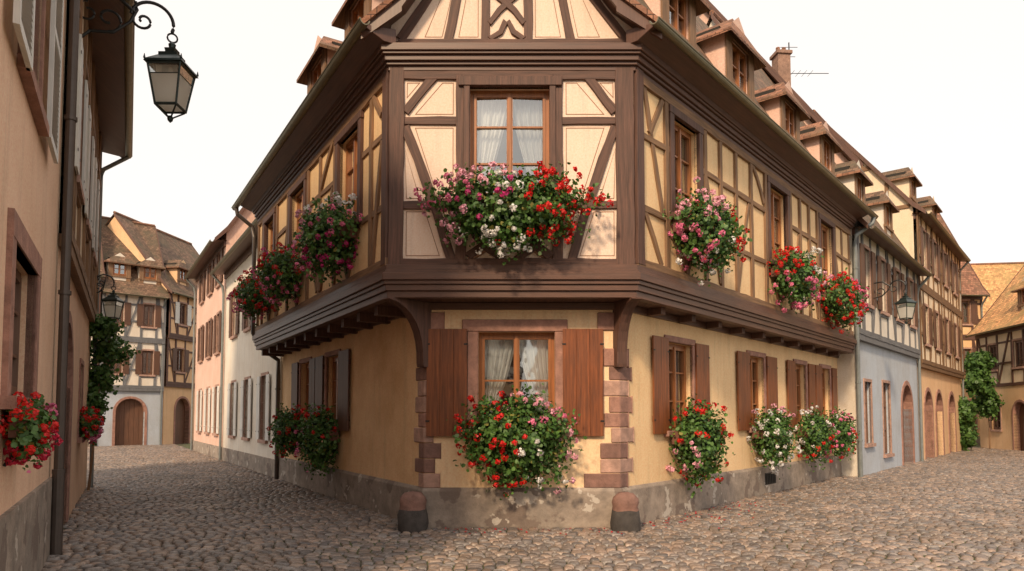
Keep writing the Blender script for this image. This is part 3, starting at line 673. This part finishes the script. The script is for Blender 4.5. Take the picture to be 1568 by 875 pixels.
townhouse('half_timbered_house',H4,0,6.3,9.3,15.2,7,[
 dict(z0=-.1,z1=3.4,mat='orange',wins=[(5.2,.9,1,2.6)]),
 dict(z0=3.4,z1=6.4,mat='ochre',timber='timber',wins=[(1.6,.9,4.3,5.7),(5.1,.8,4.3,5.7)],shut='shutterb'),
 dict(z0=6.4,z1=9.2,mat='ochre',timber='timber',wins=[(1.6,.9,7.2,8.6),(5.1,.8,7.2,8.6)],shut='shutterb')],tile='tiler')
H5=Fr((25.3,37),(-.15,-.989),-1); H5.n=(-.989,.15)
townhouse('half_timbered_house',H5,0,15,6.4,12.4,9,[
 dict(z0=-.1,z1=3.2,mat='orange',wins=[(1.6,.9,1,2.4),(6,.9,1,2.4),(9,.9,1,2.4)],arch=[(3.8,1.2,2.4)]),
 dict(z0=3.2,z1=6.3,mat='palewall',timber='timber',wins=[(1.5,.8,4.1,5.4),(3.8,.8,4.1,5.4),(6.2,.8,4.1,5.4),(8.7,.8,4.1,5.4)])],tile='tileo',plinthz=0,dorm=(4,8))
townhouse('half_timbered_house',Fr((27.5,50),(1,-.15)),0,12,8.0,13.5,8,[
 dict(z0=-.1,z1=3.4,mat='palewall',wins=[(2,.9,1,2.4),(5,.9,1,2.4),(8,.9,1,2.4)]),
 dict(z0=3.4,z1=7.9,mat='white',timber='timber',wins=[(2,.9,4.6,6.2),(5,.9,4.6,6.2),(8,.9,4.6,6.2)])],tile='tileo')
# houses on the far side of the square, behind the viewpoint (mirrored in the window panes)
townhouse('opposite_half_timbered_house',Fr((1.5,-13),(-1,.08)),0,9,7.0,13.0,8,[
 dict(z0=-.1,z1=3.4,mat='orange',wins=[(2,1,1,2.6),(5,1,1,2.6)]),
 dict(z0=3.4,z1=6.9,mat='white',timber='timber',wins=[(2,1,4.3,5.8),(4.5,1,4.3,5.8),(7,1,4.3,5.8)])])
townhouse('opposite_plastered_house',Fr((13,-14),(-1,.05)),0,10,6.2,10.5,8,[
 dict(z0=-.1,z1=3.2,mat='rose',wins=[(2,1,1,2.4),(6,1,1,2.4)]),
 dict(z0=3.2,z1=6.1,mat='rose',wins=[(2,1,4,5.4),(5,1,4,5.4),(8,1,4,5.4)])],tile='tiler')
bk=MB(); hb=empty('rear_gable_house')
BK=Fr((1.4,23.5),(1,.1)); P=BK.P; q=.45
bk.poly([P(0,0,0),P(11,0,0),P(11,0,10.6+q),P(5.4,0,16.2+q),P(0,0,10.6+q)],'rose'); bk.poly([P(0,.3,10.5+q),P(5.4,.3,16.35+q),P(5.4,-8,16.35+q),P(0,-8,10.5+q)],'tile'); bk.poly([P(11.2,.3,10.4+q),P(5.4,.3,16.35+q),P(5.4,-8,16.35+q),P(11.2,-8,10.4+q)],'tile')
for a,b in (((-.2,10.3+q),(5.4,16.25+q)),((11.3,10.3+q),(5.4,16.25+q))): beam(bk,BK,a,b,.22,'timber',n0=.24,n1=.32)
for k in (2.5,4.2,5.9,6.8,7.7,8.6,9.5): beam(bk,BK,(k,10.5),(k,16.1+q-abs(k-5.4)*1.04),.14,'timber')
for zz,a,b in ((11+q,1,10.4),(12.4+q,2,9.0),(13.8+q,3.4,7.6)): beam(bk,BK,(a,zz),(b,zz),.16,'timber')
for k in (5.9,6.8,7.7,8.6): beam(bk,BK,(k+.1,11+q),(k+.8,12.4+q),.12,'timber')
bk.poly([P(11,0,0),P(11,-8,0),P(11,-8,10.5+q),P(11,0,10.5+q)],'white')
box(bk,BK,8.95,9.45,-1.6,-1.1,12,15.6,'chim'); box(bk,BK,8.89,9.51,-1.66,-1.04,15.6,15.72,'chim')
for k in (9.08,9.32): tube(bk,[P(k,-1.35,15.7),P(k,-1.35,15.95)],.08,'tiler',8)
bk.done('gable_and_roof',hb)
an=MB(); hx,hy=RN.P(19.3,-4.0,0)[:2]
tube(an,[(hx,hy,14.0),(hx,hy,17.0)],.025,'iron',6)
for k in range(8): tube(an,[(hx-.9+k*.25,hy-.25,15.7),(hx-.9+k*.25,hy+.25,15.7)],.01,'iron',4)
tube(an,[(hx-.95,hy,15.7),(hx+1.6,hy,15.7)],.015,'iron',5); tube(an,[(hx-.35,hy,16.8),(hx+.35,hy,16.8)],.012,'iron',5); tube(an,[(hx-.25,hy,16.4),(hx+.25,hy,16.4)],.012,'iron',5)
an.done('television_antenna')

townhouse('plastered_townhouse',LL,9.5,18.8,7.6,12.3,6.5,[
 dict(z0=-.1,z1=3.5,mat='white',wins=[(11.4,.8,1.0,2.9),(14.0,.8,1.0,2.9),(16.6,.8,1.0,2.9)],shut='shutterw'),
 dict(z0=3.5,z1=7.5,mat='white',wins=[(11.4,.85,4.6,6.3),(14.0,.85,4.6,6.3),(16.6,.85,4.6,6.3)],shut='shutterb')],tile='tile')
townhouse('plastered_townhouse',LL,18.95,27.6,9.0,14.2,6.5,[
 dict(z0=-.1,z1=3.5,mat='rose',wins=[(20.4,.8,1.0,2.9),(22.8,.8,1.0,2.9),(25.4,.8,1.0,2.9)],shut='shutterw'),
 dict(z0=3.5,z1=6.4,mat='rose',wins=[(20.4,.85,4.3,5.9),(22.8,.85,4.3,5.9),(25.4,.85,4.3,5.9)],shut='shutterb'),
 dict(z0=6.4,z1=9.0,mat='rose',wins=[(20.4,.85,7.1,8.4),(22.8,.85,7.1,8.4),(25.4,.85,7.1,8.4)],shut='shutterb')],tile='tiler')
HA=Fr((-25.6,36.0),(4.6,4.0))
townhouse('half_timbered_house',HA,0,3.2,9.9,15.6,7,[
 dict(z0=-.1,z1=3.4,mat='blue',wins=[(1.9,.8,1.1,2.6)]),
 dict(z0=3.4,z1=6.5,mat='white',timber='timber',n=.1,wins=[(1.6,.75,4.3,5.8)],shut='shutterb'),
 dict(z0=6.5,z1=9.8,mat='white',timber='timber',n=.2,wins=[(1.6,.75,7.6,9.1)],shut='shutterw')],dorm=(1.6,),plinthz=.4)
townhouse('half_timbered_house',HA,3.3,6.6,9.0,13.8,7,[
 dict(z0=-.1,z1=3.3,mat='blue',wins=[],arch=[(4.9,1.5,2.7)]),
 dict(z0=3.3,z1=6.1,mat='white',timber='timberg',n=.1,wins=[(4.1,.6,4.1,5.5),(5.7,.6,4.1,5.5)],shut='shutterb'),
 dict(z0=6.1,z1=8.9,mat='white',timber='timberg',n=.15,wins=[(4.1,.6,6.9,8.2),(5.7,.6,6.9,8.2)],shut='shutterb')],dorm=(4.2,5.8),plinthz=0,tile='tile')
HB=Fr((-20.6,40.4),(.75,5.5))
townhouse('half_timbered_house',HB,0,7.5,9.4,14,7,[
 dict(z0=-.1,z1=3.6,mat='orange',wins=[(4.8,.8,1.1,2.7)],arch=[(1.8,1.4,2.8)]),
 dict(z0=3.6,z1=6.5,mat='orange',timber='timber',n=.1,wins=[(1.3,.75,4.4,5.8),(3.6,.75,4.4,5.8),(5.9,.75,4.4,5.8)],shut='shutterb'),
 dict(z0=6.5,z1=9.3,mat='orange',timber='timber',n=.2,wins=[(1.3,.75,7.3,8.6),(3.6,.75,7.3,8.6),(5.9,.75,7.3,8.6)],shut='shutterw')],dorm=(2,5),plinthz=0)

# ------------------------------------------------------------------ left foreground houses
LB=Fr((-2.626,3),(-.4899,.8718))
lh=townhouse('plastered_house',LB,.6,6.2,9.2,13,7,[
 dict(z0=-.1,z1=9.1,mat='pink',wins=[(3.2,1.25,4.5,6.6),(3.25,1.5,1.85,3.05)],wm='windark',trim='sand')],plinthz=.95,ov=.5,pipe=False)
x=MB(); shutter(x,LB,1.75,2.5,4.4,6.65,'shutterw',n=.06,louver=True); shutter(x,LB,3.95,4.75,4.4,6.65,'shutterw',n=.06,louver=True)
surround(x,LB,2.5,4.0,1.85,3.05,.2,'sand',n1=.04)
x.done('louvered_shutters',lh)
townhouse('half_timbered_house',LB,6.3,15.3,8.6,13,7,[
 dict(z0=-.1,z1=4.0,mat='pink',wins=[(11.8,.9,1.3,2.7)],arch=[(8.2,1.9,3.1)],trim='sand'),
 dict(z0=4.0,z1=8.5,mat='palewall',timber='timber2',n=.08,wins=[(7.6,.9,5.0,6.8),(10.0,.9,5.0,6.8),(12.6,.9,5.0,6.8)],shut='shutterw')],plinthz=0,ov=.6)
dp=MB(); pts=[LB.P(6.15,.55,8.9),LB.P(6.15,.16,8.4),LB.P(6.12,.10,8.0),LB.P(6.12,.10,0)]
tube(dp,pts,.055,'pipe',12)
for z in (1.0,3.2,5.4,7.4): tube(dp,[LB.P(6.12,.10,z),LB.P(6.12,.10,z+.05)],.072,'pipe',12)
tube(dp,[LB.P(6.12,.10,.0),LB.P(6.12,.10,1.0)],.068,'pipe',12); dp.done('downpipe',lh)

# ------------------------------------------------------------------ lanterns
def lantern(name,fr,u,n,ztop,s,wallz):
    par=empty(name); L=MB(); cx,cy,_=fr.P(u,n,0)
    ax=(fr.d[0],fr.d[1]); ay=fr.n
    a=.5; ex=(ax[0]*math.cos(a)+ay[0]*math.sin(a),ax[1]*math.cos(a)+ay[1]*math.sin(a)); ey=(-ex[1],ex[0])
    def q(i,r,z):
        sx,sy=((-1,-1),(1,-1),(1,1),(-1,1))[i]; return (cx+(ex[0]*sx+ey[0]*sy)*r*s,cy+(ex[1]*sx+ey[1]*sy)*r*s,ztop+z*s)
    def ring(r0,z0,r1,z1,mat):
        for i in range(4):
            j=(i+1)%4; L.poly([q(i,r0,z0),q(j,r0,z0),q(j,r1,z1),q(i,r1,z1)],mat)
    ring(.0,0,.07,-.02,'lampgreen'); ring(.07,-.02,.06,-.07,'lampgreen'); ring(.06,-.07,.12,-.10,'lampgreen'); ring(.12,-.10,.12,-.14,'lampgreen')
    ring(.12,-.14,.235,-.25,'lampgreen'); ring(.235,-.25,.245,-.28,'lampgreen'); ring(.245,-.28,.215,-.285,'lampgreen')
    ring(.205,-.29,.185,-.42,'glass'); ring(.185,-.42,.13,-.80,'frost'); ring(.13,-.795,.0,-.80,'frost'); ring(.14,-.29,.13,-.40,'frost'); ring(.0,-.285,.14,-.29,'frost')
    for i in range(4):
        tube(L,[q(i,.21,-.28),q(i,.135,-.81)],.014*s,'lampgreen',6)
        j=(i+1)%4
        for r,z in ((.21,-.29),(.135,-.80)): tube(L,[q(i,r,z),q(j,r,z)],.018*s,'lampgreen',6)
        tube(L,[q(i,.187,-.42),q(j,.187,-.42)],.007*s,'lampgreen',4)
        c=q(i,.235,-.25); tube(L,[c,(c[0],c[1],c[2]+.06*s)],.016*s,'lampgreen',6,[1,.2])
        c=q(i,.125,-.82); d=q(i,.02,-.93); tube(L,[c,d],.011*s,'lampgreen',6)
    tube(L,[(cx,cy,ztop-.91*s),(cx,cy,ztop-.94*s),(cx,cy,ztop-.97*s),(cx,cy,ztop-1.0*s)],.04*s,'lampgreen',8,[.6,1,.8,.1])
    tube(L,[(cx,cy,ztop-.02*s),(cx,cy,ztop+.05*s),(cx,cy,ztop+.08*s)],.035*s,'lampgreen',8,[1,1.4,.4])
    L.done('lantern_body',par)
    I=MB(); Pp=lambda a,z:fr.P(u,a,z)
    k=s*.95
    def arc(c,r,a0,a1,st=16,sp=1): return [Pp(c[0]+r*(1-(1-sp)*i/st)*math.cos(a0+(a1-a0)*i/st),c[1]+r*(1-(1-sp)*i/st)*math.sin(a0+(a1-a0)*i/st)) for i in range(st+1)]
    zt=wallz; hk=ztop+.08*s
    tube(I,arc((n,hk+.06*s),.06*s,0,2*math.pi,14),.012*s,'iron',6)
    tube(I,arc((n-.25*k,hk+.22*s),.26*k,-.35,math.pi*.95,18),.022*s,'iron',8)
    tube(I,arc((n-.36*k,hk+.2*s),.13*k,math.pi,math.pi*3.2,20,.25),.017*s,'iron',7)
    tube(I,[Pp(0,zt),Pp(n*.4,zt+.02),Pp(n-.45*k,hk+.27*s)],.024*s,'iron',8)
    tube(I,[Pp(0,zt-.75*k),Pp(n*.15,zt-.55*k),Pp(n*.38,zt-.5*k),Pp(n*.55,zt-.3*k),Pp(n*.62,zt-.1*k),Pp(n*.6,zt+.0)],.02*s,'iron',8)
    tube(I,arc((n*.33,zt-.33*k),.17*k,-math.pi/2,math.pi*1.6,22,.3),.017*s,'iron',7)
    tube(I,arc((n*.12,zt-.30*k),.15*k,math.pi/2,math.pi*2.6,22,.3),.015*s,'iron',7)
    box(I,fr,u-.03,u+.03,.0,.03,zt-.85*k,zt+.15*k,'iron')
    I.done('scroll_bracket',par)
lantern('street_lantern',LB,7.60,1.27,7.36,1.17,7.95)
lantern('street_lantern',RN,13.6,.98,5.2,.85,5.65)
lantern('street_lantern',LB,14.6,.45,4.6,.75,4.95)

# ------------------------------------------------------------------ flowers
GW='geranium_window_box'
geraniums(GW,FU,1.80,.36,4.70,1.02,.42,.54,[((-.75,.2),PINK),((-.75,-.4),LPINK),((-.35,.5),LPINK),((-.15,-.3),WHITE),((-.1,-.75),WHITE),((.3,.1),RED),((.5,-.4),RED),((.8,.1),RED),((.05,.35),WHITE),((-.45,-.2),MAG),((.5,.6),RED),((-.15,.1),MAG)],4200,240)
geraniums(GW,FL,1.42,.32,1.40,.74,.40,.64,[((-.7,.3),RED),((-.4,-.4),RED),((-.2,-.8),RED),((.3,-.4),WHITE),((.5,.3),PINK),((.7,-.4),LPINK),((-.1,.1),RED),((.45,-.75),WHITE),((.3,.6),LPINK)],4600,115)
geraniums(GW,LU,1.9,.36,4.72,.72,.42,.62,[((-.5,.3),PINK),((.1,.2),LPINK),((.5,-.3),PINK),((-.3,-.5),MAG),((-.5,.7),WHITE),((.2,.7),LPINK)],2600,100)
geraniums(GW,LU,5.3,.36,4.73,.80,.40,.55,[((-.5,.3),RED),((.3,.4),MAG),((.5,-.3),RED),((-.3,-.5),PINK)],2200,90)
geraniums(GW,LU,8.0,.36,4.70,.80,.40,.52,[((-.5,.3),RED),((.3,.4),RED),((.5,-.3),PINK)],1900,100)
geraniums(GW,RU,1.66,.38,4.72,.72,.42,.60,[((-.5,.3),LPINK),((-.3,-.3),PINK),((.3,.3),RED),((.6,-.3),RED),((0,-.5),WHITE),((.6,.4),RED),((.1,.2),PINK)],2600,130)
geraniums(GW,RU,6.05,.36,4.68,.80,.40,.56,[((-.5,.3),RED),((-.3,-.5),PINK),((.3,.3),WHITE),((.6,-.2),LPINK)],2200,125)
geraniums(GW,RU,9.5,.36,4.64,.95,.40,.58,[((-.5,.3),RED),((.5,.3),PINK),((.2,-.4),RED)],2200,150)
geraniums(GW,RL,2.05,.34,1.30,.60,.36,.64,[((-.3,.6),RED),((.3,-.3),RED),((-.2,-.5),LPINK),((.5,.4),RED),((.1,-.8),RED)],2800,65)
geraniums(GW,RL,5.6,.34,1.31,.62,.34,.60,[((-.3,.4),WHITE),((.3,-.3),WHITE),((.2,.4),LPINK)],2000,75)
geraniums(GW,RL,8.45,.34,1.27,.62,.34,.60,[((-.3,.4),WHITE),((.3,-.3),PINK),((0,-.3),RED)],1800,50)
geraniums(GW,RL,10.5,.34,1.27,.62,.34,.56,[((-.3,.4),PINK),((.3,-.3),RED)],1800,50)
geraniums(GW,LL,4.5,.32,1.28,.52,.34,.64,[((-.3,.4),RED),((.3,-.3),PINK)],2400,24)
geraniums(GW,LL,7.1,.32,1.36,.56,.34,.54,[((-.3,.4),RED),((.3,-.3),RED)],2200,30)
geraniums(GW,LB,2.75,.14,1.62,.52,.13,.22,[((-.3,.4),RED),((.3,-.3),(.75,.03,.09)),((.6,.2),PINK)],900,50,ls=.75)
geraniums(GW,LB,11.8,.16,1.55,.55,.18,.28,[((-.3,.4),RED),((.3,-.3),PINK)],900,50)
lp=lambda u,n,z: LB.P(u,n,z)
vine('climbing_vine',[(lp(14.6,.12,1.9),(.25,.35,.4)),(lp(15.1,.2,2.6),(.35,.4,.4)),(lp(15.2,.42,3.25),(.5,.45,.35)),(lp(14.7,.25,3.75),(.35,.5,.3))],2800,.05,root=lp(14.4,.08,-.05))
vine('climbing_vine',[((24.2,34.8,2.4),(.5,.6,.8)),((23.5,34.4,3.4),(.6,.6,.7)),((23.9,34.9,4.4),(.6,.7,.6))],3900,.085,root=(24.4,35.0,-.05))
vine('climbing_vine',[((22.1,33.4,.8),(.4,.5,.7)),((21.9,33.2,1.9),(.45,.5,.6))],2600,.08,root=(22.2,33.5,-.05))

# ------------------------------------------------------------------ ground
g=MB()
m,t_,b,o=nt('street_bedding'); v=coords(t_)
col=mix(t_,ramp(t_,noise(t_,v,.6,4,.6),.40,.60),(.08,.062,.043),(.065,.09,.025)); t_.links.new(col,b.inputs['Base Color']); b.inputs['Roughness'].default_value=.95; bump(t_,b,noise(t_,v,30,4,.7),.5,.02)
M['bed']=m
g.poly([(-300,-200,-.018),(300,-200,-.018),(300,500,-.018),(-300,500,-.018)],'bed'); g.done('ground')
def setts():
    s_,a_=.75,6.0; row=.125; X=[];Y=[];TH=[];SX=[];SY=[]
    f=lambda x:-s_*(math.sqrt(x*x+a_*a_)-a_)
    y0=4.6
    while y0<72:
        x=-27+R(0,.2)
        rr=row*R(.88,1.12)*(1 if y0<30 else 1.25)
        while x<30:
            w=R(.105,.19); sl=-s_*x/math.sqrt(x*x+a_*a_); c=1/math.sqrt(1+sl*sl); dx=w*c
            xx=x+dx/2; yy=y0+f(xx)+.05*math.sin(xx*1.3+y0*.4)
            x+=dx
            if yy<5.2 or yy>50 or abs(xx)>.86*yy+1.5: continue
            X.append(xx);Y.append(yy);TH.append(math.atan(sl));SX.append(w*.5-.008);SY.append(rr*c*.5-.008)
        y0+=rr
    X,Y,TH,SX,SY=map(np.array,(X,Y,TH,SX,SY))
    def side(o,n,off): return (X-o[0])*n[0]+(Y-o[1])*n[1]>off
    out=side(A2,LL.n,.04)|side(A2,FL.n,.04)|side(B2,RL.n,.04)
    keep=out&(side(LB.o,LB.n,.02)|(((X-LB.o[0])*LB.d[0]+(Y-LB.o[1])*LB.d[1])>15.4))
    farR=(X>0)&((X-H5.o[0])*H5.n[0]+(Y-H5.o[1])*H5.n[1]<0); keep&=~farR
    X,Y,TH,SX,SY=[q[keep] for q in (X,Y,TH,SX,SY)]
    n=len(X); k=8
    ang=np.arange(k)*2*math.pi/k+math.pi/8
    sq=np.stack([np.sign(np.cos(ang))*np.abs(np.cos(ang))**.35,np.sign(np.sin(ang))*np.abs(np.sin(ang))**.35],1)
    V=np.zeros((n,1+3*k,3)); hz=.004+.013*rng.random(n)+.014*np.sin(X*.9)*np.cos(Y*.7); tx,ty=rng.normal(0,.055,n),rng.normal(0,.055,n)
    lv=[(.0,1.0),(.70,.86),(1.0,-.1),(1.04,-2.6)]
    ix=0
    for li,(r,h) in enumerate(lv):
        pts=[(0,0)] if li==0 else sq*r
        for p in pts:
            jx,jy=(rng.normal(0,.05,n),rng.normal(0,.06,n)) if li in(1,2) else (0,0)
            lx=(p[0]+jx)*SX; ly=(p[1]+jy)*SY
            V[:,ix,0]=X+lx*np.cos(TH)-ly*np.sin(TH); V[:,ix,1]=Y+lx*np.sin(TH)+ly*np.cos(TH)
            V[:,ix,2]=hz+.016*h-.006+(lx*tx+ly*ty if li<3 else 0); ix+=1
    F=[]
    for j in range(k):
        q=(j+1)%k; F.append([0,1+j,1+q,1+q])
        F.append([1+j,1+k+j,1+k+q,1+q]); F.append([1+k+j,1+2*k+j,1+2*k+q,1+k+q])
    F=np.array(F); tri=F[0::3][:,:3]; qd=np.concatenate([F[1::3],F[2::3]])
    base=np.arange(n)[:,None,None]*(1+3*k)
    pal=np.array([(.25,.195,.165),(.19,.155,.14),(.30,.225,.18),(.15,.13,.125),(.27,.195,.155),(.23,.20,.185)])
    colr=pal[rng.integers(0,len(pal),n)]*(.7+.6*rng.random((n,1)))
    V=V.reshape(-1,3)
    T1=(base+tri[None]).reshape(-1,3); Q1=(base+qd[None]).reshape(-1,4)
    me=bpy.data.meshes.new('cobblestone_street'); nT,nQ=len(T1),len(Q1)
    me.vertices.add(len(V)); me.vertices.foreach_set('co',V.astype(np.float32).ravel())
    me.loops.add(nT*3+nQ*4); me.loops.foreach_set('vertex_index',np.concatenate([T1.ravel(),Q1.ravel()]).astype(np.int32))
    me.polygons.add(nT+nQ); me.polygons.foreach_set('loop_start',np.concatenate([np.arange(nT)*3,nT*3+np.arange(nQ)*4]).astype(np.int32))
    me.update(calc_edges=True)
    a=me.color_attributes.new('Col','FLOAT_COLOR','CORNER')
    cc=np.ones((nT*3+nQ*4,4),np.float32); cc[:nT*3,:3]=np.repeat(colr,k*3,axis=0); cc[nT*3:,:3]=np.repeat(colr,2*k*4,axis=0)
    a.data.foreach_set('color',cc.ravel()); me.polygons.foreach_set('use_smooth',np.ones(nT+nQ,bool))
    me.materials.append(M['sett']); ob=bpy.data.objects.new('cobblestone_street',me); bpy.context.scene.collection.objects.link(ob)
setts()
n=170; c=np.zeros((n,3))
for i in range(n):
    if i<110: c[i]=RL.P(R(.3,4.5),.15+abs(rng.normal())*.35,.03)
    else: c[i]=FL.P(R(.2,2.9),.15+abs(rng.normal())*.3,.03)
V,F,Cc=leafcloud(c,np.tile(np.array([0,0,1.]),(n,1))+rng.normal(size=(n,3))*.25,.012+.012*rng.random(n),np.tile(np.array([.5,.02,.03]),(n,1)))
bulk('fallen_petals',V,F,Cc,'leaf')

# ------------------------------------------------------------------ light
w=bpy.data.worlds.new('World'); bpy.context.scene.world=w; w.use_nodes=True; t=w.node_tree; t.nodes.clear()
sun_el,sun_az=math.radians(36),math.radians(200)
sk=t.nodes.new('ShaderNodeTexSky'); sk.sky_type='NISHITA'; sk.sun_disc=False; sk.sun_elevation=sun_el; sk.sun_rotation=sun_az; sk.dust_density=4; sk.air_density=1
hz=mix(t,.75,sk.outputs[0],(9.5,8.7,7.8,1)); bg=t.nodes.new('ShaderNodeBackground'); t.links.new(hz,bg.inputs[0]); bg.inputs[1].default_value=.146
o=t.nodes.new('ShaderNodeOutputWorld'); t.links.new(bg.outputs[0],o.inputs[0])
sd=bpy.data.lights.new('sun','SUN'); sd.energy=3.7; sd.angle=math.radians(6); sd.color=(1,.76,.50)
so=bpy.data.objects.new('sun',sd); bpy.context.scene.collection.objects.link(so)
dirv=Vector((math.sin(sun_az)*math.cos(sun_el),math.cos(sun_az)*math.cos(sun_el),math.sin(sun_el)))
so.rotation_euler=dirv.to_track_quat('Z','Y').to_euler(); so.location=(0,-10,20)
cd=bpy.data.cameras.new('camera'); co=bpy.data.objects.new('camera',cd); bpy.context.scene.collection.objects.link(co)
co.location=(0,0,1.7); co.rotation_euler=(math.radians(93),0,0); cd.lens=24; cd.sensor_width=36; cd.shift_y=.0925; cd.clip_end=2000
bpy.context.scene.camera=co
vs=bpy.context.scene.view_settings; vs.view_transform='Standard'; vs.look='None'; vs.exposure=0
